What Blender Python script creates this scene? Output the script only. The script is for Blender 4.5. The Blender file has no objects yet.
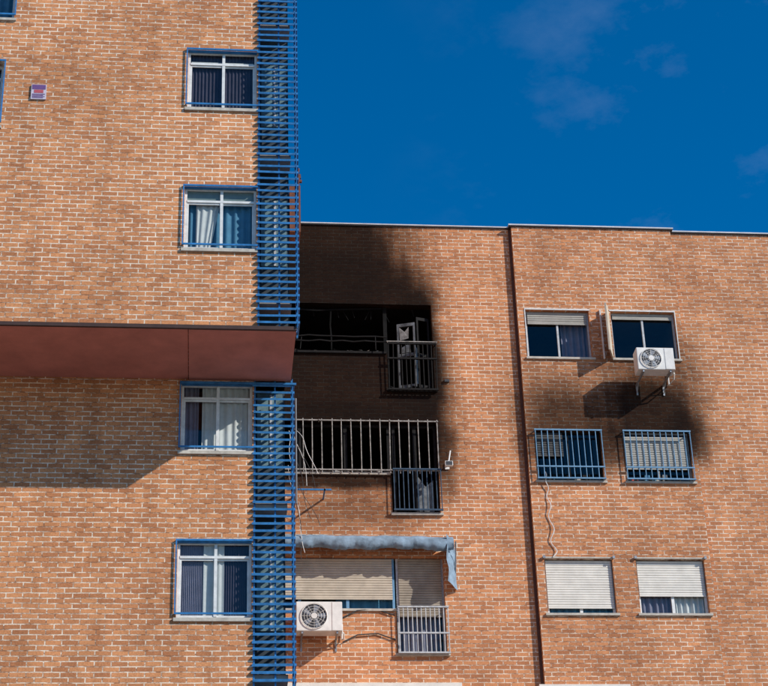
import bpy, math, random
from mathutils import Vector, Matrix
random.seed(7)
S=bpy.context.scene
# ------------------------------------------------------------------ camera
fpx=1795.0; th=math.radians(28); ph=math.radians(6.3); ro=math.radians(1.95)
Fh=Vector((math.sin(ph),math.cos(ph),0)); Rr=Vector((math.cos(ph),-math.sin(ph),0)); Z=Vector((0,0,1))
F=Fh*math.cos(th)+Z*math.sin(th); U=Z*math.cos(th)-Fh*math.sin(th)
Rc=Rr*math.cos(ro)-U*math.sin(ro); Uc=U*math.cos(ro)+Rr*math.sin(ro)
cd=bpy.data.cameras.new("camera"); cd.sensor_width=36; cd.lens=fpx/768*36; cd.clip_end=3000
co=bpy.data.objects.new("camera",cd); S.collection.objects.link(co)
M=Matrix((Rc,Uc,-F)).transposed().to_4x4(); M.translation=Vector((0,-33.7,1.6)); co.matrix_world=M
S.camera=co
S.view_settings.view_transform='Standard'; S.view_settings.look='None'; S.view_settings.exposure=0
# ------------------------------------------------------------------ light
sd=Vector((2.74,-1.85,2.03)).normalized()
el=math.asin(sd.z); az=math.atan2(sd.x,sd.y)
sl=bpy.data.lights.new("sun",'SUN'); sl.energy=5.0; sl.angle=math.radians(.5); sl.color=(1,.95,.87)
so=bpy.data.objects.new("sun",sl); S.collection.objects.link(so); so.rotation_euler=sd.to_track_quat('Z','Y').to_euler(); so.location=(30,-30,40)
w=bpy.data.worlds.new("World"); S.world=w; w.use_nodes=True; nt=w.node_tree; nt.nodes.clear()
sky=nt.nodes.new("ShaderNodeTexSky"); sky.sky_type='NISHITA'; sky.sun_disc=False; sky.sun_elevation=el; sky.sun_rotation=az
sky.ozone_density=4.0; sky.air_density=1.0; sky.dust_density=0.05; sky.altitude=800
bg=nt.nodes.new("ShaderNodeBackground"); bg.inputs[1].default_value=0.145; wo=nt.nodes.new("ShaderNodeOutputWorld")
hs=nt.nodes.new("ShaderNodeHueSaturation"); hs.inputs['Saturation'].default_value=1.36
tc=nt.nodes.new("ShaderNodeTexCoord"); mp=nt.nodes.new("ShaderNodeMapping"); mp.inputs['Scale'].default_value=(4,4,7)
mp.inputs['Rotation'].default_value=(0,.6,0); mp.inputs['Location'].default_value=(.35,0,.2)
no=nt.nodes.new("ShaderNodeTexNoise"); no.inputs['Scale'].default_value=2.6; no.inputs['Detail'].default_value=9; no.inputs['Roughness'].default_value=.62
rp=nt.nodes.new("ShaderNodeValToRGB"); rp.color_ramp.elements[0].position=.50; rp.color_ramp.elements[0].color=(0,0,0,1); rp.color_ramp.elements[1].position=.85; rp.color_ramp.elements[1].color=(.22,.22,.22,1)
mx=nt.nodes.new("ShaderNodeMixRGB"); mx.inputs[2].default_value=(2.4,3.3,5.0,1)
sx=nt.nodes.new("ShaderNodeSeparateXYZ"); mr=nt.nodes.new("ShaderNodeMapRange"); mr.interpolation_type='SMOOTHSTEP'; mr.inputs[1].default_value=.08; mr.inputs[2].default_value=.24
mu=nt.nodes.new("ShaderNodeMath"); mu.operation='MULTIPLY'
L=nt.links.new
L(sky.outputs[0],hs.inputs['Color']); L(tc.outputs['Generated'],mp.inputs[0]); L(mp.outputs[0],no.inputs['Vector']); L(no.outputs['Fac'],rp.inputs[0])
L(tc.outputs['Generated'],sx.inputs[0]); L(sx.outputs[0],mr.inputs[0]); L(mr.outputs[0],mu.inputs[0]); L(rp.outputs[0],mu.inputs[1])
L(mu.outputs[0],mx.inputs[0]); L(hs.outputs[0],mx.inputs[1]); L(mx.outputs[0],bg.inputs[0]); L(bg.outputs[0],wo.inputs[0])
# ------------------------------------------------------------------ node helpers
class NT:
    def __init__(s,name):
        s.m=bpy.data.materials.new(name); s.m.use_nodes=True; s.t=s.m.node_tree; s.b=s.t.nodes["Principled BSDF"]
    def n(s,typ,**k):
        x=s.t.nodes.new(typ)
        for a,b in k.items(): setattr(x,a,b)
        return x
    def l(s,a,b): s.t.links.new(a,b)
    def math(s,op,a,b=None,c=None,clamp=False):
        x=s.n("ShaderNodeMath",operation=op); x.use_clamp=clamp
        for i,v in enumerate((a,b,c)):
            if v is None: continue
            if isinstance(v,(int,float)): x.inputs[i].default_value=v
            else: s.l(v,x.inputs[i])
        return x.outputs[0]
    def mix(s,f,a,b,mode='MIX'):
        x=s.n("ShaderNodeMixRGB",blend_type=mode)
        for i,v in enumerate((f,a,b)):
            if isinstance(v,(int,float)): x.inputs[i].default_value=v
            elif isinstance(v,tuple): x.inputs[i].default_value=v if len(v)==4 else v+(1,)
            else: s.l(v,x.inputs[i])
        return x.outputs[0]
    def noise(s,vec,scale,detail=4,rough=.55,out='Fac'):
        x=s.n("ShaderNodeTexNoise"); x.inputs['Scale'].default_value=scale; x.inputs['Detail'].default_value=detail; x.inputs['Roughness'].default_value=rough
        s.l(vec,x.inputs['Vector']); return x.outputs[out]
    def rng(s,v,a,b,c=0.,d=1.,smooth=False):
        x=s.n("ShaderNodeMapRange"); 
        if smooth: x.interpolation_type='SMOOTHSTEP'
        s.l(v,x.inputs[0])
        for i,q in enumerate((a,b,c,d)): x.inputs[i+1].default_value=q
        return x.outputs[0]
def simple(name,col,rough=.6,metal=0,var=.25,scale=6,spec=.4,bump=0.0):
    q=NT(name); g=q.n("ShaderNodeNewGeometry"); nz=q.noise(g.outputs['Position'],scale,4,.65)
    k=q.rng(nz,.25,.75,1-var,1+var)
    c=q.n("ShaderNodeVectorMath",operation='SCALE'); c.inputs[0].default_value=col; q.l(k,c.inputs['Scale'])
    q.l(c.outputs[0],q.b.inputs['Base Color']); q.b.inputs['Roughness'].default_value=rough; q.b.inputs['Metallic'].default_value=metal
    q.b.inputs['Specular IOR Level'].default_value=spec
    if bump:
        bp=q.n("ShaderNodeBump"); bp.inputs['Strength'].default_value=bump; bp.inputs['Distance'].default_value=.02; q.l(nz,bp.inputs['Height']); q.l(bp.outputs[0],q.b.inputs['Normal'])
    return q.m
def brick(name,c1,c2,mort_l,mort_d,bw=.265,rh=.088,soot=None,xoff=0):
    q=NT(name); g=q.n("ShaderNodeNewGeometry"); sp=q.n("ShaderNodeSeparateXYZ"); q.l(g.outputs['Position'],sp.inputs[0])
    sn=q.n("ShaderNodeSeparateXYZ"); q.l(g.outputs['True Normal'],sn.inputs[0])
    side=q.math('GREATER_THAN',q.math('ABSOLUTE',sn.outputs[0]),.5)
    ux=q.math('ADD',q.math('MULTIPLY',sp.outputs[0],q.math('SUBTRACT',1.,side)),q.math('MULTIPLY',sp.outputs[1],side))
    cb=q.n("ShaderNodeCombineXYZ"); 
    # hand-laid irregularity
    wob=q.noise(g.outputs['Position'],2.3,2)
    q.l(q.math('ADD',ux,xoff),cb.inputs[0]); q.l(q.math('ADD',sp.outputs[2],q.math('MULTIPLY',q.math('SUBTRACT',wob,.5),.018)),cb.inputs[1])
    bt=q.n("ShaderNodeTexBrick"); q.l(cb.outputs[0],bt.inputs['Vector']); bt.offset=.5
    bt.inputs['Scale'].default_value=1; bt.inputs['Brick Width'].default_value=bw; bt.inputs['Row Height'].default_value=rh
    bt.inputs['Mortar Size'].default_value=.0100; bt.inputs['Mortar Smooth'].default_value=.15; bt.inputs['Bias'].default_value=-.1
    bt.inputs['Color1'].default_value=(1,1,1,1); bt.inputs['Color2'].default_value=(0,0,0,1); bt.inputs['Mortar'].default_value=(.5,.5,.5,1)
    bc=q.mix(bt.outputs['Color'],c2,c1)
    fine=q.noise(g.outputs['Position'],38,3,.7); big=q.noise(g.outputs['Position'],.45,4,.6); med=q.noise(g.outputs['Position'],3.2,3,.6)
    bc=q.mix(1.,bc,q.rng(fine,.2,.8,.68,1.28),'MULTIPLY')
    mp_=q.n("ShaderNodeMapping"); mp_.inputs['Scale'].default_value=(5,5,13); q.l(g.outputs['Position'],mp_.inputs[0])
    mn=q.noise(mp_.outputs[0],1.4,3,.75)
    mn=q.math('ADD',mn,q.math('MULTIPLY',q.math('SUBTRACT',big,.5),.35))
    mc=q.mix(q.rng(mn,.38,.58),mort_d,mort_l)
    col=q.mix(bt.outputs['Fac'],bc,mc)
    mst=q.n("ShaderNodeMapping"); mst.inputs['Scale'].default_value=(3.5,3.5,.22); q.l(g.outputs['Position'],mst.inputs[0]); st=q.noise(mst.outputs[0],1.,4,.6)
    col=q.mix(1.,col,q.rng(big,.3,.7,.86,1.12),'MULTIPLY'); col=q.mix(1.,col,q.rng(med,.3,.7,.9,1.08),'MULTIPLY')
    col=q.mix(1.,col,q.rng(st,.3,.6,.90,1.03),'MULTIPLY')
    rough=.9
    if soot:
        tot=None
        n1=q.noise(g.outputs['Position'],1.1,5,.6)
        ms=q.n("ShaderNodeMapping"); ms.inputs['Scale'].default_value=(5,5,.6); q.l(g.outputs['Position'],ms.inputs[0]); n2=q.noise(ms.outputs[0],1.2,4,.6)
        nn=q.math('ADD',q.math('MULTIPLY',q.math('SUBTRACT',n1,.5),1.1),q.math('MULTIPLY',q.math('SUBTRACT',n2,.5),.6))
        for cx,cz,hx,hz,soft,stg in soot:
            dx=q.math('POWER',q.math('ABSOLUTE',q.math('DIVIDE',q.math('SUBTRACT',sp.outputs[0],cx),hx)),3.)
            dz=q.math('POWER',q.math('ABSOLUTE',q.math('DIVIDE',q.math('SUBTRACT',sp.outputs[2],cz),hz)),3.)
            d=q.math('POWER',q.math('ADD',dx,dz),.3333)
            d=q.math('ADD',d,q.math('MULTIPLY',nn,soft))
            m=q.rng(d,1-soft,1+soft,stg,0.,True)
            tot=m if tot is None else q.math('SUBTRACT',q.math('ADD',tot,m),q.math('MULTIPLY',tot,m))
        sc=q.mix(.018,(.0065,.0055,.0055),col)
        col=q.mix(tot,col,sc)
    q.l(col,q.b.inputs['Base Color']); q.b.inputs['Roughness'].default_value=rough
    # soot is matt: kill the specular there
    if soot: q.l(q.rng(tot,0.,1.,.15,.02),q.b.inputs['Specular IOR Level'])
    else: q.b.inputs['Specular IOR Level'].default_value=.15
    h=q.math('ADD',q.math('MULTIPLY',bt.outputs['Fac'],-1.),q.math('MULTIPLY',fine,.45))
    bp=q.n("ShaderNodeBump"); bp.inputs['Strength'].default_value=.6; bp.inputs['Distance'].default_value=.008; q.l(h,bp.inputs['Height']); q.l(bp.outputs[0],q.b.inputs['Normal'])
    return q.m
# ------------------------------------------------------------------ materials
m_brT=brick("tower_brick",(.64,.275,.120),(.43,.168,.075),(.84,.70,.55),(.30,.145,.08))
soot=[(1.6,21.7,2.80,2.4,.34,.985),(2.3,18.6,2.65,1.5,.10,.99),(4.4,19.2,.55,2.0,.28,.98),(2.6,21.0,2.1,.9,.35,.9),
      (7.45,17.7,1.0,.95,.55,.86),(9.4,18.0,1.1,1.1,.5,.97),(8.42,17.2,.38,.6,.5,.7),(10.1,17.5,.38,.55,.5,.85),
      (2.4,17.2,2.6,1.0,.12,.95),(3.0,15.75,1.3,.42,.7,.5),(9.6,19.5,1.0,.6,.6,.5),(7.3,18.7,1.1,.6,.8,.3),(4.9,16.9,.25,.9,.6,.6),(4.9,18.3,.35,1.6,.6,.5)]
m_brR=brick("rear_brick",(.62,.265,.120),(.41,.162,.075),(.78,.64,.50),(.28,.14,.085),soot=soot,xoff=.1)
m_soff=simple("soffit_paint",(.48,.18,.14),.85,var=.2,scale=2,bump=.3)
m_drip=simple("drip_edge",(.05,.025,.02),.7)
m_joint=simple("joint_sealant",(.10,.045,.03),.8)
m_blue=simple("blue_painted_metal",(.03,.17,.40),.4,.0,.4,9)
m_bluelt=simple("pale_blue_metal",(.14,.29,.45),.5,.0,.3,12)
m_white=simple("white_aluminium",(.68,.68,.66),.4,0,.2,8)
m_grey=simple("grey_railing",(.45,.46,.47),.5,0,.3,14)
m_cream=simple("cream_shutter",(.50,.43,.34),.6,0,.2,4)
m_wsh=simple("white_shutter",(.72,.68,.61),.55,0,.14,4)
m_wshb=simple("beige_shutter",(.32,.27,.21),.6,0,.3,3)
m_greysh=simple("grey_blind",(.36,.34,.30),.6,0,.2,5)
m_sill=simple("sill_stone",(.46,.42,.36),.8,0,.3,9)
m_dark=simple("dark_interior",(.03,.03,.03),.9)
m_burn=simple("burnt_interior",(.010,.010,.010),.95,0,.6,3,.1)
m_char=simple("charred_metal",(.010,.009,.009),.8,0,.6,12,.2)
m_ash=simple("ash_debris",(.24,.23,.22),.95,0,.6,14)
m_sooty=simple("sooty_white_bars",(.28,.26,.24),.7,0,.7,10)
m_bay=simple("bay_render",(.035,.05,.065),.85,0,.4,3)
m_baylt=simple("bay_glazing",(.13,.20,.22),.3,0,.5,6)
m_cap=simple("roof_cap_metal",(.55,.55,.56),.4,.1,.2,4)
m_capd=simple("roof_cap_dark",(.04,.04,.045),.6)
m_conc=simple("concrete_slab",(.28,.26,.24),.9)
m_acw=simple("ac_casing",(.72,.70,.66),.45,0,.16,5)
m_acb=simple("ac_fan_dark",(.04,.04,.045),.5)
m_steel=simple("galvanised_steel",(.33,.34,.35),.45,.6)
m_dksteel=simple("dull_pipe_grey",(.14,.14,.15),.6,0)
m_cblue=simple("curtain_blue",(.08,.22,.34),.9,0,.2,6)
m_cdark=simple("curtain_dark",(.045,.04,.065),.9,0,.3,6)
m_cgrey=simple("curtain_grey",(.20,.19,.25),.9,0,.2,6)
m_cwhite=simple("curtain_white",(.62,.62,.60),.9,0,.12,6)
m_blind=simple("blind_green_grey",(.20,.26,.25),.7,0,.15,6)
m_awn=simple("awning_fabric",(.18,.25,.32),.85,0,.5,5,bump=.4)
m_rust=simple("rust_brown",(.18,.06,.03),.8,0,.4,9)
m_red=simple("red_cloth",(.5,.06,.05),.8)
m_cable=simple("cable_white",(.70,.70,.68),.6)
m_cabd=simple("cable_dark",(.05,.05,.05),.6)
def glassmat():
    q=NT("window_glass"); t=q.t; t.nodes.remove(q.b); o=[n for n in t.nodes if n.type=='OUTPUT_MATERIAL'][0]
    tr=q.n("ShaderNodeBsdfTransparent"); tr.inputs[0].default_value=(.84,.87,.87,1); gl=q.n("ShaderNodeBsdfGlossy"); gl.inputs['Roughness'].default_value=.02
    lw=q.n("ShaderNodeLayerWeight"); lw.inputs['Blend'].default_value=.5; mxs=q.n("ShaderNodeMixShader")
    g=q.n("ShaderNodeNewGeometry"); nz=q.noise(g.outputs['Position'],1.5,2); bp=q.n("ShaderNodeBump"); bp.inputs['Strength'].default_value=.05; q.l(nz,bp.inputs['Height']); q.l(bp.outputs[0],gl.inputs['Normal'])
    fac=q.math('ADD',q.math('MULTIPLY',q.math('POWER',lw.outputs['Facing'],4.),.7),.045,clamp=True)
    q.l(fac,mxs.inputs[0]); q.l(tr.outputs[0],mxs.inputs[1]); q.l(gl.outputs[0],mxs.inputs[2]); q.l(mxs.outputs[0],o.inputs[0]); return q.m
m_glass=glassmat()
# ------------------------------------------------------------------ geometry accumulator
G={}
def acc(par,name,mat):
    k=(par,name,mat.name)
    if k not in G: G[k]=([],[],mat)
    return G[k]
def poly(par,name,mat,vs,fs):
    V,Fc,_=acc(par,name,mat); b=len(V); V.extend([tuple(v) for v in vs]); Fc.extend([tuple(i+b for i in f) for f in fs])
def box(par,name,mat,x0,x1,y0,y1,z0,z1):
    vs=[(x0,y0,z0),(x1,y0,z0),(x1,y1,z0),(x0,y1,z0),(x0,y0,z1),(x1,y0,z1),(x1,y1,z1),(x0,y1,z1)]
    poly(par,name,mat,vs,[(0,3,2,1),(4,5,6,7),(0,1,5,4),(1,2,6,5),(2,3,7,6),(3,0,4,7)])
def tube(par,name,mat,p0,p1,r,n=8):
    p0=Vector(p0);p1=Vector(p1);d=(p1-p0).normalized(); a=d.orthogonal().normalized(); b=d.cross(a)
    vs=[];fs=[]
    for p in (p0,p1):
        for i in range(n):
            t=2*math.pi*i/n; vs.append(p+(a*math.cos(t)+b*math.sin(t))*r)
    for i in range(n): fs.append((i,(i+1)%n,n+(i+1)%n,n+i))
    fs.append(tuple(range(n-1,-1,-1))); fs.append(tuple(range(n,2*n)))
    poly(par,name,mat,vs,fs)
def path(par,name,mat,pts,r,n=6):
    for a,b in zip(pts[:-1],pts[1:]): tube(par,name,mat,a,b,r,n)
def wall(par,name,mat,x0,x1,z0,z1,y,ops,dep=.22):
    xs=sorted(set([x0,x1]+[v for o in ops for v in o[:2] if x0<v<x1])); zs=sorted(set([z0,z1]+[v for o in ops for v in o[2:4] if z0<v<z1]))
    def op(i,j):
        if i<0 or j<0 or i>=len(xs)-1 or j>=len(zs)-1: return None
        cx=(xs[i]+xs[i+1])/2; cz=(zs[j]+zs[j+1])/2
        return any(o[0]<cx<o[1] and o[2]<cz<o[3] for o in ops)
    for i in range(len(xs)-1):
        for j in range(len(zs)-1):
            a,b,c,d=xs[i],xs[i+1],zs[j],zs[j+1]
            if not op(i,j): poly(par,name,mat,[(a,y,c),(b,y,c),(b,y,d),(a,y,d)],[(0,1,2,3)])
            else:
                if op(i-1,j) is False: poly(par,name,mat,[(a,y,c),(a,y+dep,c),(a,y+dep,d),(a,y,d)],[(3,2,1,0)])
                if op(i+1,j) is False: poly(par,name,mat,[(b,y,c),(b,y+dep,c),(b,y+dep,d),(b,y,d)],[(0,1,2,3)])
                if op(i,j-1) is False: poly(par,name,mat,[(a,y,c),(b,y,c),(b,y+dep,c),(a,y+dep,c)],[(0,1,2,3)])
                if op(i,j+1) is False: poly(par,name,mat,[(a,y,d),(b,y,d),(b,y+dep,d),(a,y+dep,d)],[(3,2,1,0)])
def room(par,mat,x0,x1,y0,y1,z0,z1,name="interior"):
    vs=[(x0,y0,z0),(x1,y0,z0),(x1,y1,z0),(x0,y1,z0),(x0,y0,z1),(x1,y0,z1),(x1,y1,z1),(x0,y1,z1)]
    poly(par,name,mat,vs,[(0,1,2,3),(4,7,6,5),(1,5,6,2),(2,6,7,3),(3,7,4,0)])
def frame(par,x0,x1,y,z0,z1,mat,t=.05,mull=(),dp=.05,name="window_frame",trans=()):
    box(par,name,mat,x0,x0+t,y,y+dp,z0,z1); box(par,name,mat,x1-t,x1,y,y+dp,z0,z1)
    box(par,name,mat,x0+t,x1-t,y+.001,y+dp,z0,z0+t); box(par,name,mat,x0+t,x1-t,y+.001,y+dp,z1-t,z1)
    for m in mull: box(par,name,mat,m-t*.6,m+t*.6,y-.006,y+dp-.004,z0+t,z1-t)
    for m in trans: box(par,name,mat,x0+t,x1-t,y-.01,y+dp-.008,m-t*.5,m+t*.5)
def glass(par,x0,x1,y,z0,z1,name="glass"):
    poly(par,name,m_glass,[(x0,y,z0),(x1,y,z0),(x1,y,z1),(x0,y,z1)],[(0,1,2,3)])
def curtain(par,x0,x1,y,z0,z1,mat,folds=9,amp=.03,pull=0.,name="curtain"):
    n=folds*8; vs=[];fs=[]; ph0=random.random()*6
    for i in range(n+1):
        t=i/n; yy=y+amp*math.sin(t*folds*2*math.pi+ph0+1.3*math.sin(t*7))
        vs.append((x0+(x1-x0)*t,yy,z1)); vs.append((x0+(x1-x0)*t*(1-pull)+.0,yy*1.0+.01,z0))
    for i in range(n): fs.append((2*i,2*i+1,2*i+3,2*i+2))
    poly(par,name,mat,vs,fs)
def shutter(par,x0,x1,y,z0,z1,mat,pitch=.052,name="roller_shutter"):
    z=z1; vs=[];fs=[]
    while z-pitch>z0-.001:
        b=len(vs); jx=random.uniform(-.002,.002)
        prof=[(0,0),(-.010,-.12),(-.013,-.5),(-.010,-.86),(0,-.97),(.004,-1.)]
        for (dy,dz) in prof: vs+= [(x0,y+dy+jx,z+dz*pitch),(x1,y+dy+jx,z+dz*pitch)]
        for i in range(len(prof)-1): fs.append((b+2*i,b+2*i+2,b+2*i+3,b+2*i+1))
        z-=pitch
    poly(par,name,mat,vs,fs); box(par,name+"_end_bar",mat,x0,x1,y-.018,y+.006,z-.03,z)
def bars(par,x0,x1,y,z0,z1,n,r,mat,hz=(),name="window_bars",rh=None,jit=0.):
    for i in range(n):
        x=x0+(x1-x0)*i/(n-1); tube(par,name,mat,(x+random.uniform(-jit,jit),y+random.uniform(-jit,jit),z0),(x+random.uniform(-jit,jit),y+random.uniform(-jit,jit),z1),r,6)
    for h in hz: box(par,name,mat,x0-.02,x1+.02,y-(rh or r)*1.3,y+(rh or r)*1.3,h-(rh or r)*1.1,h+(rh or r)*1.1)
def empty(name,loc):
    e=bpy.data.objects.new(name,None); e.location=loc; e.empty_display_size=.5; S.collection.objects.link(e); return e
# ================================================================== TOWER
T="brick_apartment_building"; yl=-5.9; yu=-7.75; zs=15.70; XR=1.45; XB=.80
wx0,wx1=-.46,.76
tw=[(20.05,21.34,'dark'),(17.18,18.45,'blue'),(14.30,15.62,'cream'),(11.34,12.71,'grey'),(22.93,24.2,'blue'),(8.47,9.83,'cream'),(5.6,6.95,'dark'),(2.7,4.05,'grey')]
upper=[(wx0,wx1,a,b) for a,b,c in tw if a>zs]+[(-4.95,-3.66,19.55,20.95),(-4.95,-3.56,21.87,23.2),(-4.95,-3.66,16.66,18.05)]
lower=[(wx0,wx1,a,b) for a,b,c in tw if a<zs]
wall(T,"upper_wall",m_brT,-14,XB,zs+.03,29,yu,upper)
wall(T,"lower_wall",m_brT,-14,XB,0,zs,yl,lower)
def q4(n,m,a,b,c,d): poly(T,n,m,[a,b,c,d],[(0,1,2,3)])
# soffit slab, drip edge, stepped panel near the louvres
box(T,"overhang_soffit",m_soff,-14,-.35,yu+.03,yl,zs,zs+.028)
box(T,"overhang_soffit",m_soff,-.34,XR-.03,yu+.03,yl,zs-.02,zs+.026)
box(T,"drip_edge",m_drip,-14,XR-.02,yu-.02,yu+.028,zs-.015,zs+.05)
# body faces
q4("side_wall",m_brT,(XR-.12,yu+.45,zs+.03),(XR-.12,-1.2,zs+.03),(XR-.12,-1.2,29),(XR-.12,yu+.45,29))
q4("side_wall",m_brT,(XR-.12,yl+.45,0),(XR-.12,-1.2,0),(XR-.12,-1.2,zs),(XR-.12,yl+.45,zs))
q4("side_wall",m_brT,(-14,yu,0),(-14,-1.2,0),(-14,-1.2,29),(-14,yu,29))
q4("back_wall",m_brT,(-14,-1.2,0),(XR-.12,-1.2,0),(XR-.12,-1.2,29),(-14,-1.2,29))
q4("roof",m_conc,(-14,yu,29),(XR-.12,yu,29),(XR-.12,-1.2,29),(-14,-1.2,29))
# louvred drying bay
for (y,za,zb) in ((yu,zs+.03,29.),(yl,0.,zs)):
    dep=.42
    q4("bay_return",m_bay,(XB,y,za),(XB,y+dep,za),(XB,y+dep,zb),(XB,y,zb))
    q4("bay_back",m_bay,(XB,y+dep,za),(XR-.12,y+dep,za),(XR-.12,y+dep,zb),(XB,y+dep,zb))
    z=za+.06; k=0
    while z<min(zb,27)-.05:
        if z>7:
            t=random.uniform(-.009,.009); a=random.uniform(-.006,.006)
            x0,x1=XB-.03+random.uniform(-.016,.012),XR+.0
            yy=y-.05
            vs=[(x0,yy+a,z+t),(x1,yy,z),(x1,yy+.045,z+.022),(x0,yy+.045+a,z+.022+t)]
            vs+= [(v[0],v[1]-.006,v[2]+.036) for v in vs]
            poly(T,"louvre_slats",m_blue,vs,[(0,3,2,1),(4,5,6,7),(0,1,5,4),(1,2,6,5),(2,3,7,6),(3,0,4,7)])
            box(T,"louvre_slats",m_blue,XR+.001,XR+.03,y-.05,y+.35,z+.005,z+.045)
        z+=.128; k+=1
    for x in (XB-.0,(XB+XR)/2+.02,XR-.02):
        box(T,"louvre_posts",m_blue,x-.014,x+.014,y-.004,y+.03,max(za,6.8)+.002,min(zb,27.5)-.004)
    box(T,"louvre_posts",m_blue,XR-.012,XR-.001,y-.06,y-.02,max(za,6.8)+.002,min(zb,27.5)-.004)
    box(T,"louvre_posts",m_blue,XR-.01,XR+.02,y+.33,y+.37,max(za,6.8)+.002,min(zb,27.5)-.004)
# bay glazing + floor slabs
for a,b,c in tw:
    y=yu if a>zs else yl
    box(T,"bay_window",m_baylt,XB+.05,XR-.16,y+.385,y+.415,a-.05,min(b,zs-.05) if a<zs else b)
    box(T,"bay_window_frame",m_grey,XB+.27,XB+.31,y+.37,y+.384,a-.05,b-.02)
    box(T,"bay_floor_slab",m_conc,XB+.01,XR-.1,y+.02,y+.41,a-1.0,a-.9)
box(T,"bay_top_rail",m_blue,-.48,XR+.06,yl-.08,yl-.05,zs-.12,zs-.085)
def towerwin(x0,x1,z0,z1,y,kind):
    yf=y+.055; mid=(x0+x1)/2
    zt=z1-.27
    frame(T,x0+.002,x1-.002,yf,z0+.03,z1-.002,m_white,.042,mull=(mid+.02,),trans=(zt,),dp=.04)
    for a,b,o in ((x0+.045,mid+.03,.0),(mid-.01,x1-.045,.01)):
        frame(T,a,b,yf+.008+o,z0+.073,zt-.025,m_white,.028,dp=.02,name="window_sash")
    glass(T,x0+.04,x1-.04,yf+.03,z0+.05,z1-.045)
    if kind=='blue':
        box(T,"transom_blind",m_blind,x0+.045,x1-.045,yf+.045,yf+.055,zt,z1-.045)
        curtain(T,x0+.04,x1-.04,yf+.12,z0,z1,m_cblue,8,.02)
        curtain(T,x0+.2,x0+.62,yf+.075,z0,zt+.1,m_cwhite,4,.012,pull=.45)
    elif kind=='dark':
        curtain(T,x0+.04,x1-.04,yf+.075,z0,z1,m_cdark,18,.012); box(T,"transom_blind",m_cwhite,x0+.06,x1-.06,yf+.045,yf+.055,zt-.0,zt+.08)
    elif kind=='cream':
        curtain(T,x0+.36,x1-.04,yf+.08,z0,z1,m_cwhite,7,.015); curtain(T,x0+.02,x0+.3,yf+.1,z0,z1,m_cgrey,4,.02)
    else:
        curtain(T,x0+.04,mid-.16,yf+.075,z0,z1,m_cgrey,14,.01); curtain(T,mid-.18,mid+.16,yf+.06,z0,z1,m_cwhite,3,.008); curtain(T,mid+.12,x1-.04,yf+.08,z0,z1,m_cdark,12,.012)
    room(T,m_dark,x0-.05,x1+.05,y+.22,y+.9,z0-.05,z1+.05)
    box(T,"window_sill",m_sill,x0-.04,x1+.02,y-.04,y+.053,z0-.03,z0+.028)
    for z in (z1-.0,z0+.10): box(T,"guard_rail",m_blue,x0-.03,XB-.02,y-.05,y-.028,z-.015,z+.015)
    box(T,"guard_rail",m_blue,x0-.03,x0-.008,y-.048,y-.03,z0+.118,z1-.018)
    for z in (z1,z0+.10): box(T,"guard_rail",m_blue,x0-.028,x0-.010,y-.027,y+.03,z-.01,z+.01)
    box(T,"lintel_angle",m_blue,x0,x1,y-.006,y+.05,z1-.03,z1-.004)
for a,b,c in tw: towerwin(wx0,wx1,a,b,yu if a>zs else yl,c)
for (a,b,c,d) in upper:
    if a<-4:
        yf=yu+.13; frame(T,a+.002,b-.002,yf,c+.02,d-.002,m_white,.055,mull=((a+b)/2,),trans=(d-.3,)); glass(T,a+.05,b-.05,yf+.03,c+.05,d-.05)
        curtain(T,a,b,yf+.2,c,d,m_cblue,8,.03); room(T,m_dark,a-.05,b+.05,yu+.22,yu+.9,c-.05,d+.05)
        for z in (c+.1,d): box(T,"guard_rail",m_blue,a-.03,b+.03,yu-.05,yu-.028,z-.016,z+.016)
        box(T,"guard_rail",m_blue,b+.008,b+.03,yu-.048,yu-.03,c+.118,d-.018); box(T,"window_sill",m_sill,a,b+.04,yu-.04,yu+.128,c-.03,c+.02)
# service pipes on the flank
tube(T,"drain_pipe",m_dksteel,(XR+.08,yl+.5,zs-.1),(XR+.08,yl+.5,13.6),.016)
box(T,"flank_ledge",m_rust,XR-.1,XR+.09,yu+.5,yu+.9,17.9,18.85)
for i in range(9): box(T,"flank_plant_stub",m_rust,XR+.02+random.uniform(0,.05),XR+.06+random.uniform(0,.06),yu+.5,yu+.55,18.85+i*.04,18.89+i*.04)
# ================================================================== REAR
B="brick_apartment_building.001"; ROOF=22.55
opL=[]
WX0,WX1,WX2=.9,3.78,4.77
opL+= [(WX0,WX1,19.39,20.58),(WX1,WX2,18.51,20.58),(WX0,WX1,16.58,17.76),(WX1,WX2,15.69,17.76),(WX0,WX1,13.63,14.75),(WX1,WX2,12.72,14.75),
       (WX0,WX1,10.75,11.87),(WX1,WX2,9.84,11.87),(WX0,WX1,7.87,8.99),(WX1,WX2,6.96,8.99)]
mw=[]
for k in range(6):
    z0=19.27-2.88*k; mw+= [(6.81,8.21,z0,z0+1.18),(8.69,10.11,z0,z0+1.18)]
opR=[(13.2,14.6,19.27-2.88*k,20.45-2.88*k) for k in range(6)]
y0=0.;ym=-.12
wall(B,"left_wall",m_brR,-12,6.64,0,ROOF,y0,opL); wall(B,"bay_wall",m_brR,6.64,10.25,0,ROOF,ym,mw); wall(B,"right_wall",m_brR,10.25,24,0,ROOF,y0,opR)
def r4(n,m,a,b,c,d): poly(B,n,m,[a,b,c,d],[(0,1,2,3)])
r4("bay_return",m_brR,(6.64,ym,0),(6.64,y0,0),(6.64,y0,ROOF),(6.64,ym,ROOF)); r4("bay_return",m_brR,(10.25,ym,0),(10.25,y0,0),(10.25,y0,ROOF),(10.25,ym,ROOF))
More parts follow.
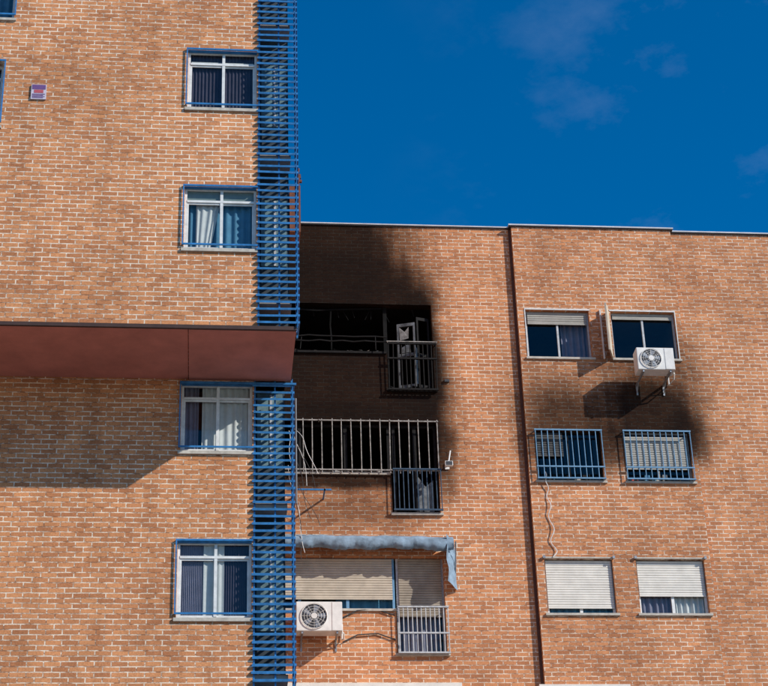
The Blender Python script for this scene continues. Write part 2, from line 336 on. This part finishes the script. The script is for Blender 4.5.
r4("side_wall",m_brR,(-12,0,0),(-12,14,0),(-12,14,ROOF),(-12,0,ROOF)); r4("side_wall",m_brR,(24,0,0),(24,14,0),(24,14,ROOF),(24,0,ROOF)); r4("back_wall",m_brR,(-12,14,0),(24,14,0),(24,14,ROOF),(-12,14,ROOF))
r4("roof",m_conc,(-12,.3,ROOF-.4),(24,.3,ROOF-.4),(24,14,ROOF-.4),(-12,14,ROOF-.4))
box(B,"parapet_cap",m_capd,-12,6.58,-.035,.35,ROOF,ROOF+.022)
box(B,"parapet_cap",m_capd,6.582,10.30,-.155,.35,ROOF,ROOF+.022); box(B,"parapet_cap",m_capd,10.302,24,-.035,.35,ROOF,ROOF+.022)
box(B,"parapet_cap_trim",m_cap,-12,6.57,-.048,.30,ROOF+.023,ROOF+.05); box(B,"parapet_cap_trim",m_cap,6.575,10.31,-.17,.30,ROOF+.023,ROOF+.055); box(B,"parapet_cap_trim",m_cap,10.312,24,-.052,.30,ROOF+.023,ROOF+.053)
box(B,"expansion_joint",m_joint,6.58,6.637,-.02,.0,0,ROOF-.01)
box(B,"expansion_joint",m_rust,10.253,10.275,-.012,.0,0,ROOF-.01)
# ---- bay windows
def sill(x0,x1,z0,y,m=m_sill): box(B,"window_sill",m,x0-.05,x1+.05,y-.045,y+.15,z0-.035,z0+.012)
def rear_frame(x0,x1,z0,z1,y,mat=m_white,t=.05): 
    frame(B,x0+.003,x1-.003,y+.1,z0+.014,z1-.003,mat,t,mull=((x0+x1)/2,)); glass(B,x0+.04,x1-.04,y+.13,z0+.04,z1-.04)
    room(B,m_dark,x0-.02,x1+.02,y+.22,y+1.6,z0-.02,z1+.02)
for i,(a,b,c,d) in enumerate(mw+opR):
    y=ym if i<12 else y0
    sill(a,b,c,y)
    if i==0:
        rear_frame(a,b,c,d,y,m_grey,.035); shutter(B,a+.05,b-.05,y+.085,d-.34,d-.03,m_greysh); box(B,"window_trim",m_white,a-.02,b+.02,y-.012,y-.002,d,d+.03)
        box(B,"window_trim",m_white,a-.02,a-.002,y-.012,y-.002,c,d-.001); curtain(B,(a+b)/2+.1,b,y+.3,c,d,m_cgrey,5,.03)
    elif i==1:
        rear_frame(a,b,c,d,y,m_grey,.035); box(B,"window_trim",m_white,a-.02,b+.02,y-.012,y-.002,d,d+.03); box(B,"window_trim",m_white,b+.002,b+.02,y-.012,y-.002,c,d-.001)
        shutter(B,a+.05,b-.05,y+.085,d-.15,d-.03,m_greysh)
        vs=[(8.62,ym-.01,19.28),(8.47,ym-.42,19.28),(8.505,ym-.43,19.28),(8.655,ym-.02,19.28)]; vs+=[(v[0],v[1],20.42) for v in vs]
        poly(B,"open_shutter_leaf",m_cream,vs,[(0,3,2,1),(4,5,6,7),(0,1,5,4),(1,2,6,5),(2,3,7,6),(3,0,4,7)])
        box(B,"open_shutter_leaf",m_white,8.44,8.47,ym-.05,ym-.003,19.26,20.46)
    elif i in(2,3):
        rear_frame(a,b,c,d,y,m_char if i==2 else m_sooty,.04)
        yy=y-.09
        bars(B,a+.0,b-.0,yy,c+.02,d-.02,12,.010,m_bluelt,hz=(c+.04,d-.04,c+.30),rh=.012,jit=.004)
        for x in (a-.0,b-.0):
            for z in (c+.04,d-.04): box(B,"window_bars",m_bluelt,x-.01,x+.01,yy+.02,y+.001,z-.01,z+.01)
        if i==3: shutter(B,a+.05,b-.05,y+.085,c+.35,d-.1,m_greysh); box(B,"windowsill_cloth",m_red,a+.1,a+.22,y-.03,y+.05,c+.013,c+.07)
        else: shutter(B,a+.05,(a+b)/2-.1,y+.085,d-.6,d-.03,m_cabd)
        for k in range(9): 
            x=random.uniform(a+.05,b-.2); box(B,"sill_clutter",random.choice([m_ash,m_greysh,m_cblue,m_char]),x,x+random.uniform(.04,.14),y-.03,y+.05,c+.014,c+random.uniform(.05,.16))
    elif i in (4,5):
        rear_frame(a,b,c,d,y); zz=c+(.17 if i==4 else .42)
        shutter(B,a+.03,b-.03,y+.075,zz,d-.02,m_wsh); box(B,"shutter_box",m_sill,a-.04,b+.04,y-.03,y-.002,d-.0,d+.03)
        for x in (a-.03,b+.0): box(B,"shutter_box",m_steel,x,x+.05,y-.06,y-.031,d-.01,d+.045)
        if i==5: curtain(B,a,(a+b)/2-.03,y+.18,c,d,m_cgrey,6,.03); curtain(B,(a+b)/2+.05,b,y+.18,c,d,m_cwhite,6,.03)
        else: curtain(B,a,b,y+.2,c,d,m_cblue,9,.03)
    else:
        rear_frame(a,b,c,d,y); shutter(B,a+.03,b-.03,y+.075,c+.5,d-.02,m_wsh)
box(B,"awning_cassette",m_wsh,6.5,8.3,-.26,-.125,11.93,12.03); box(B,"awning_cassette",m_wsh,1.0,5.0,-.16,-.003,11.99,12.09)
# ---- left stack: burnt flat (top), burnt flat with bars, flat with shutters
for (zw,zd,zt,bm) in ((19.39,18.51,20.58,m_burn),(16.58,15.69,17.76,m_burn),(13.63,12.72,14.75,m_dark),(10.75,9.84,11.87,m_dark),(7.87,6.96,8.99,m_dark)):
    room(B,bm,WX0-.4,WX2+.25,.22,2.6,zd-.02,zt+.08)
    box(B,"parapet_inner",bm if bm==m_burn else m_conc,WX0,WX1-.03,.221,.26,zd-.01,zw)
    if bm==m_dark: sill(WX0,WX1-.05,zw,0); 
    else: box(B,"burnt_sill",m_char if zw>19 else m_sill,WX0-.05,WX1-.02,-.05,.2,zw-.04,zw+.008)
    box(B,"door_sill",m_sill if zw<19 else m_char,WX1-.03,WX2+.05,-.06,.2,zd-.045,zd+.006)
# top flat: buckled frame remains
path(B,"burnt_frame",m_burn,[(WX0,.12,20.53),(1.6,.13,20.5),(2.3,.12,20.46),(2.9,.13,20.5),(3.7,.12,20.53)],.02)
path(B,"burnt_frame",m_burn,[(2.6,.14,20.46),(2.58,.13,20.1),(2.60,.12,19.8),(2.6,.12,19.42)],.018); box(B,"burnt_frame",m_burn,WX1-.05,WX1+.03,.14,.18,18.52,20.57)
for z in (19.60,19.72): 
    pts=[(WX0+i*.24,-.10+random.uniform(-.015,.015),z+random.uniform(-.02,.02)) for i in range(13)]; path(B,"buckled_rail",m_char,pts,.017)
for i in range(13): 
    if random.random()<.4: tube(B,"buckled_rail",m_char,(WX0+.1+i*.23,-.1,19.4),(WX0+.1+i*.23+random.uniform(-.08,.08),-.1,19.74),.010,5)
bars(B,WX1+.02,WX2+.04,-.12,18.45,19.58,12,.012,m_char,hz=(18.47,19.56,19.2),name="balcony_railing",rh=.016,jit=.01)
bars(B,WX1+.0,WX2+.06,-.135,19.57,19.585,2,.008,m_sooty,hz=(19.60,),name="balcony_railing",rh=.007)
for x in (WX1+.03,WX2+.03):
    for z in (18.5,19.56): box(B,"balcony_railing",m_char,x-.01,x+.01,-.1,-.001,z-.012,z+.012)
def leaf(x0,x1,ya,yb,z0,z1,t,mat):
    def seg(u0,u1,a,b):
        X=lambda u:x0+(x1-x0)*u; Y=lambda u:ya+(yb-ya)*u
        vs=[(X(u0),Y(u0),a),(X(u1),Y(u1),a),(X(u1),Y(u1)+.04,a),(X(u0),Y(u0)+.04,a)]; vs+=[(v[0],v[1],b) for v in vs]
        poly(B,"balcony_door_leaf",mat,vs,[(0,3,2,1),(4,5,6,7),(0,1,5,4),(1,2,6,5),(2,3,7,6),(3,0,4,7)])
    seg(0,t,z0,z1);seg(1-t,1,z0,z1);seg(t,1-t,z0,z0+.07);seg(t,1-t,z1-.07,z1);seg(t,1-t,19.35,19.42)
m_leafgrey=simple("scorched_leaf",(.12,.13,.14),.7,0,.8,7)
leaf(4.02,4.40,.12,.0,18.6,20.15,.11,m_leafgrey)
leaf(4.44,4.72,.04,.12,18.6,20.3,.14,m_char)
poly(B,"door_pane_shard",m_ash,[(4.08,.11,19.75),(4.26,.05,19.78),(4.27,.05,20.06),(4.18,.08,19.95),(4.07,.11,20.07)],[(0,1,2,3,4)])
poly(B,"door_pane_shard",m_leafgrey,[(4.09,.11,19.44),(4.3,.04,19.44),(4.28,.04,19.66),(4.12,.1,19.58)],[(0,1,2,3)])
poly(B,"door_pane_shard",m_grey,[(4.40,.08,18.7),(4.47,.08,18.7),(4.46,.08,19.5),(4.41,.08,19.6)],[(0,1,2,3)])
def debris(x0,x1,ya,yb,z,n,mats,smax=.12):
    for _ in range(n):
        x=random.uniform(x0,x1);yy=random.uniform(ya,yb);s=random.uniform(.02,smax)
        c=Vector((x,yy,z)); vs=[c+Vector((random.uniform(-s,s),random.uniform(-s*.4,s*.4),random.uniform(0,s*.7))) for _ in range(5)]
        poly(B,"burnt_debris",random.choice(mats),vs,[(0,1,2),(0,2,3),(0,3,4),(0,4,1),(1,2,3,4)])
debris(WX0,WX1,-.06,.1,19.40,45,[m_char,m_char,m_char,m_sooty],.08); debris(2.6,WX1,-.02,.12,16.59,40,[m_ash,m_char,m_char,m_sooty],.15)
debris(WX1,WX2,.0,.15,18.52,20,[m_char,m_char,m_leafgrey],.15)
for i in range(9):
    x=random.uniform(WX0,WX2); tube(B,"hanging_burnt_strip",m_burn,(x,.18,20.55),(x+random.uniform(-.15,.15),.2,20.55-random.uniform(.1,.35)),.008,5)
# second flat
bars(B,WX0+.05,WX2+.0,-.08,16.55,17.78,20,.011,m_sooty,hz=(16.62,17.74),name="window_bars",rh=.011,jit=.012)
m_dkblue=simple("scorched_blue_metal",(.03,.06,.10),.5,0,.6,8)
bars(B,WX1+.04,WX2+.02,-.10,15.72,16.66,11,.011,m_dkblue,hz=(15.74,16.64),name="balcony_railing",rh=.014)
for x in (WX0+.05,2.3,WX1,WX2+.0):
    for z in (16.62,17.74): box(B,"window_bars",m_sooty,x-.01,x+.01,-.11,-.001,z-.012,z+.012)
frame(B,WX1+.05,WX2-.01,.12,15.71,17.74,m_char,.06,mull=(4.3,),name="burnt_door_frame"); poly(B,"door_pane_shard",m_leafgrey,[(4.32,.14,15.8),(4.66,.14,15.8),(4.66,.14,16.5),(4.5,.14,16.35),(4.33,.14,16.6)],[(0,1,2,3,4)])
frame(B,WX0,WX1,.12,16.6,17.74,m_char,.06,mull=(1.9,2.85),name="burnt_window_frame")
# third flat
for dz in (0,-2.88,-5.76):
    frame(B,WX0+.003,WX1-.003,.1,13.645+dz,14.745+dz,m_bluelt,.05,mull=(1.87,2.83)); glass(B,WX0+.05,WX1-.05,.13,13.66+dz,14.7+dz)
    shutter(B,WX0+.05,WX1-.05,.08,13.86+dz,14.73+dz,m_cream)
    curtain(B,2.6,WX1,.25,13.6+dz,14.7+dz,m_cblue,6,.03)
    frame(B,WX1+.03,WX2-.003,.1,12.73+dz,14.745+dz,m_grey,.05); glass(B,WX1+.05,WX2-.05,.13,12.74+dz,14.7+dz)
    shutter(B,WX1+.08,WX2-.05,.08,13.50+dz,14.73+dz,m_wshb); curtain(B,WX1+.1,WX2-.1,.25,12.7+dz,14.7+dz,m_cgrey,5,.03)
    bars(B,WX1+.04,WX2+.03,-.10,12.70+dz,13.68+dz,12,.011,m_grey,hz=(12.72+dz,13.66+dz,13.12+dz),name="balcony_railing",rh=.014)
    for x in (WX1+.05,WX2+.02):
        for z in (12.75+dz,13.66+dz): box(B,"balcony_railing",m_grey,x-.01,x+.01,-.09,-.001,z-.012,z+.012)
# clothes-line arms and small fittings
for (x,z) in ((1.75,16.02),(2.35,15.98)): box(B,"clothesline_arm",m_blue,x,x+.03,-.5,-.002,z,z+.03)
box(B,"clothesline_arm",m_blue,1.6,2.5,-.5,-.47,15.98,16.01)
box(B,"cable_box",m_capd,4.98,5.08,-.05,-.002,18.70,18.76)
for z in (13.7,13.2): path(B,"facade_cable",m_cabd,[(2.7,-.03,z-.25),(3.0,-.04,z-.1),(3.4,-.03,z-.07),(3.75,-.03,z-.2)],.012)
# ================================================================== flush geometry to objects
parents={T:empty(T,(-6,-4,0)),B:empty(B,(6,5,0))}
# AC units
def ac(name,cx,cy,cz,w=.86,h=.56,d=.32,wall_y=0.):
    x0,x1=cx-w/2,cx+w/2; yb=cy+d
    box(name,"casing",m_acw,x0,x1,cy,yb,cz,cz+h)
    box(name,"casing_panel",m_acw,x1-.2,x1-.006,cy-.008,cy-.001,cz+.01,cz+h-.01)
    fx=x0+(w-.2)/2; fz=cz+h/2; R=h*.41
    n=28
    poly(name,"fan_opening",m_acb,[(fx+R*math.cos(2*math.pi*i/n),cy-.003,fz+R*math.sin(2*math.pi*i/n)) for i in range(n)],[tuple(range(n))])
    for k,rr in enumerate([R*1.04,R*.8,R*.58,R*.36]):
        path(name,"fan_grille",m_acw,[(fx+rr*math.cos(2*math.pi*i/24),cy-.022,fz+rr*math.sin(2*math.pi*i/24)) for i in range(25)],.009 if k==0 else .0035,5)
    for i in range(12):
        t=2*math.pi*i/12; tube(name,"fan_grille",m_acw,(fx+.05*math.cos(t),cy-.022,fz+.05*math.sin(t)),(fx+R*math.cos(t),cy-.022,fz+R*math.sin(t)),.003,4)
    poly(name,"fan_hub",m_acw,[(fx+.06*math.cos(2*math.pi*i/16),cy-.027,fz+.06*math.sin(2*math.pi*i/16)) for i in range(16)],[tuple(range(16))])
    for i in range(5):
        t=2*math.pi*i/5; a=Vector((fx,cy-.006,fz)); v=Vector((math.cos(t),0,math.sin(t))); u=Vector((-math.sin(t),0,math.cos(t)))
        poly(name,"fan_blades",m_steel,[a+v*.05,a+v*R*.9-u*.04,a+v*R*.92+u*.06,a+v*.05+u*.04],[(0,1,2,3)])
    for x in (x0+.1,x1-.12):
        box(name,"brackets",m_steel,x,x+.035,cy+.02,wall_y-.002,cz-.045,cz-.004)
        tube(name,"brackets",m_steel,(x+.017,wall_y-.01,cz-.22),(x+.017,(yb+wall_y)/2,cz-.04),.010,6)
        box(name,"brackets",m_steel,x,x+.035,wall_y-.025,wall_y-.003,cz-.26,cz-.05)
    path(name,"hoses",m_acw,[(x1-.05,yb-.1,cz+.1),(x1+.04,yb-.06,cz+.04),(x1+.05,yb+.05,cz-.04),(x1+.02,wall_y-.04,cz-.02),(x1+.03,wall_y-.03,cz+.3)],.014)
    parents[name]=empty(name,(cx,cy+d/2,cz))
ac("air_conditioner",9.38,-.85,18.66,w=.80,h=.52,wall_y=-.12)
ac("air_conditioner.001",2.22,-.5,13.02,w=.9,h=.6,wall_y=0.)
# awning
An="window_awning"; nx=110; prof=[(-.003,15.10),(-.12,15.13),(-.26,15.10),(-.36,15.02),(-.39,14.92),(-.37,14.83),(-.30,14.80)]
vs=[];fs=[]
for i in range(nx+1):
    x=.95+(4.95-.95)*i/nx; s=random.uniform(-.008,.008)-.035*math.sin(i*.23)*math.sin(i*.113)
    for j,(yy,zz) in enumerate(prof):
        k=j/6; wr=.010*math.sin(i*1.1+j*2.1)+.008*math.sin(i*.6-j*1.3); vs.append((x,yy+s*.6*k+(wr+random.uniform(-.005,.005))*(j>0),zz+s*k*1.2+(wr*.7 if j>0 else 0)+.05*(i/nx-.5)*-.6))
for i in range(nx):
    for j in range(6): fs.append((i*7+j,(i+1)*7+j,(i+1)*7+j+1,i*7+j+1))
poly(An,"rolled_canvas",m_awn,vs,fs)
tube(An,"roller_tube",m_bluelt,(.95,-.28,14.97),(4.95,-.28,14.95),.045,10)
vs=[];fs=[]
for j in range(12):
    z=15.10-.09*j
    for i in range(5): vs.append((4.80+.055*i+.015*math.sin(j*.9+i),-.40+.09*i+.03*math.sin(j*1.3+i*1.9),z-.02*i))
for j in range(11):
    for i in range(4): fs.append((j*5+i,j*5+i+1,j*5+6+i,j*5+5+i))
poly(An,"hanging_side_flap",m_awn,vs,fs); tube(An,"folding_arm",m_steel,(5.0,-.02,14.3),(4.99,-.36,14.95),.014,6); tube(An,"folding_arm",m_steel,(1.1,-.02,14.3),(1.1,-.36,14.95),.014,6)
parents[An]=empty(An,(3,-.2,15))
# alarm sign
Sg="security_alarm_sign"; ys=yu-.03
mp1=simple("sign_white",(.55,.50,.58),.4); mp2=simple("sign_purple",(.16,.08,.22),.4); mp3=simple("sign_red",(.50,.10,.12),.4)
box(Sg,"plate",mp1,-3.16,-2.90,ys,yu-.003,20.15,20.46); box(Sg,"header",mp2,-3.145,-2.915,ys-.004,ys-.001,20.355,20.45); box(Sg,"emblem",mp3,-3.11,-2.95,ys-.004,ys-.001,20.28,20.345)
for k,zz in enumerate((20.26,20.235,20.21,20.185)): box(Sg,"text_line",mp2,-3.14,-2.92-.03*(k%2),ys-.004,ys-.001,zz-.014,zz)
parents[Sg]=empty(Sg,(-3.03,yu,20.3))
# floodlight
Fl="wall_floodlight"; box(Fl,"arm",m_steel,4.93,4.96,-.28,-.002,16.74,16.765); box(Fl,"head",m_acw,4.86,5.02,-.36,-.27,16.62,16.72); tube(Fl,"rod",m_white,(4.94,-.28,16.72),(5.0,-.2,17.02),.014,6); box(Fl,"mount",m_acw,4.9,4.99,-.03,-.002,16.68,16.82)
box(Fl,"lens",m_acb,4.875,5.005,-.366,-.361,16.63,16.71)
parents[Fl]=empty(Fl,(4.94,-.15,16.7))
# cables
Cb="hanging_cable"
pts=[]; xx=6.97
for i in range(70):
    t=i/69; pts.append((6.97+.045*math.sin(t*31+2*math.sin(t*5))*(.3+t)+.06*t,-.16+.02*math.cos(t*22),16.6-1.9*t))
path(Cb,"coiled_wire",m_cable,pts,.010,5); parents[Cb]=empty(Cb,(7,-.15,16))
Cb2="hanging_cable.001"
for k in range(8):
    x0=1.62+random.uniform(0,.15); x1=1.7+random.uniform(0,.6); za=17.6-random.uniform(0,1.6); L_=random.uniform(.8,2.2); pts=[]; r_=random.uniform(.1,.35)
    for i in range(14):
        t=i/13; pts.append((x0+(x1-x0)*t+.03*math.sin(t*9+k),-.45-.1*math.sin(t*3+k),za-L_*t+r_*math.sin(t*3.14)))
    path(Cb2,"loose_wire",m_cable if k%2 else m_cabd,pts,.006,5)
parents[Cb2]=empty(Cb2,(1.8,-.4,16.5))
for (par,name,mn),(V,Fc,mat) in G.items():
    me=bpy.data.meshes.new(name); me.from_pydata(V,[],Fc); me.update(); me.materials.append(mat)
    o=bpy.data.objects.new(name,me); S.collection.objects.link(o); p=parents[par]; o.parent=p; o.matrix_parent_inverse=Matrix.Translation(-p.location)
    if name in("casing",):
        md=o.modifiers.new("bevel",'BEVEL'); md.width=.015; md.segments=2
    if name in ("curtain","rolled_canvas","hanging_side_flap"):
        for pl in me.polygons: pl.use_smooth=True
# ------------------------------------------------------------------ ground
def sheet(name,mat,x0,x1,y0,y1,z):
    me=bpy.data.meshes.new(name); me.from_pydata([(x0,y0,z),(x1,y0,z),(x1,y1,z),(x0,y1,z)],[],[(0,1,2,3)]); me.materials.append(mat)
    o=bpy.data.objects.new(name,me); S.collection.objects.link(o); return o
sheet("ground",simple("ground_soil",(.15,.13,.10),.95,0,.3,.4),-600,600,-600,600,-.14)
sheet("road",simple("asphalt",(.055,.055,.058),.9,0,.3,3),-300,300,-46,-36,-.12)
def single(name,mat,bxs):
    G.clear()
    for b in bxs: box("p","p",mat,*b)
    V,Fc,_=G[list(G)[0]]; me=bpy.data.meshes.new(name); me.from_pydata(V,[],Fc); me.materials.append(mat); o=bpy.data.objects.new(name,me); S.collection.objects.link(o)
single("pavement",simple("paving",(.20,.185,.165),.9,0,.2,1.5),[(-300,300,-35.85,-.0,-.2,-.004)])
single("kerb",m_sill,[(-300,300,-36,-35.852,-.2,.0)])
single("road_marking",m_white,[(i*6,i*6+3,-41.08,-40.92,-.118,-.115) for i in range(-30,31)])
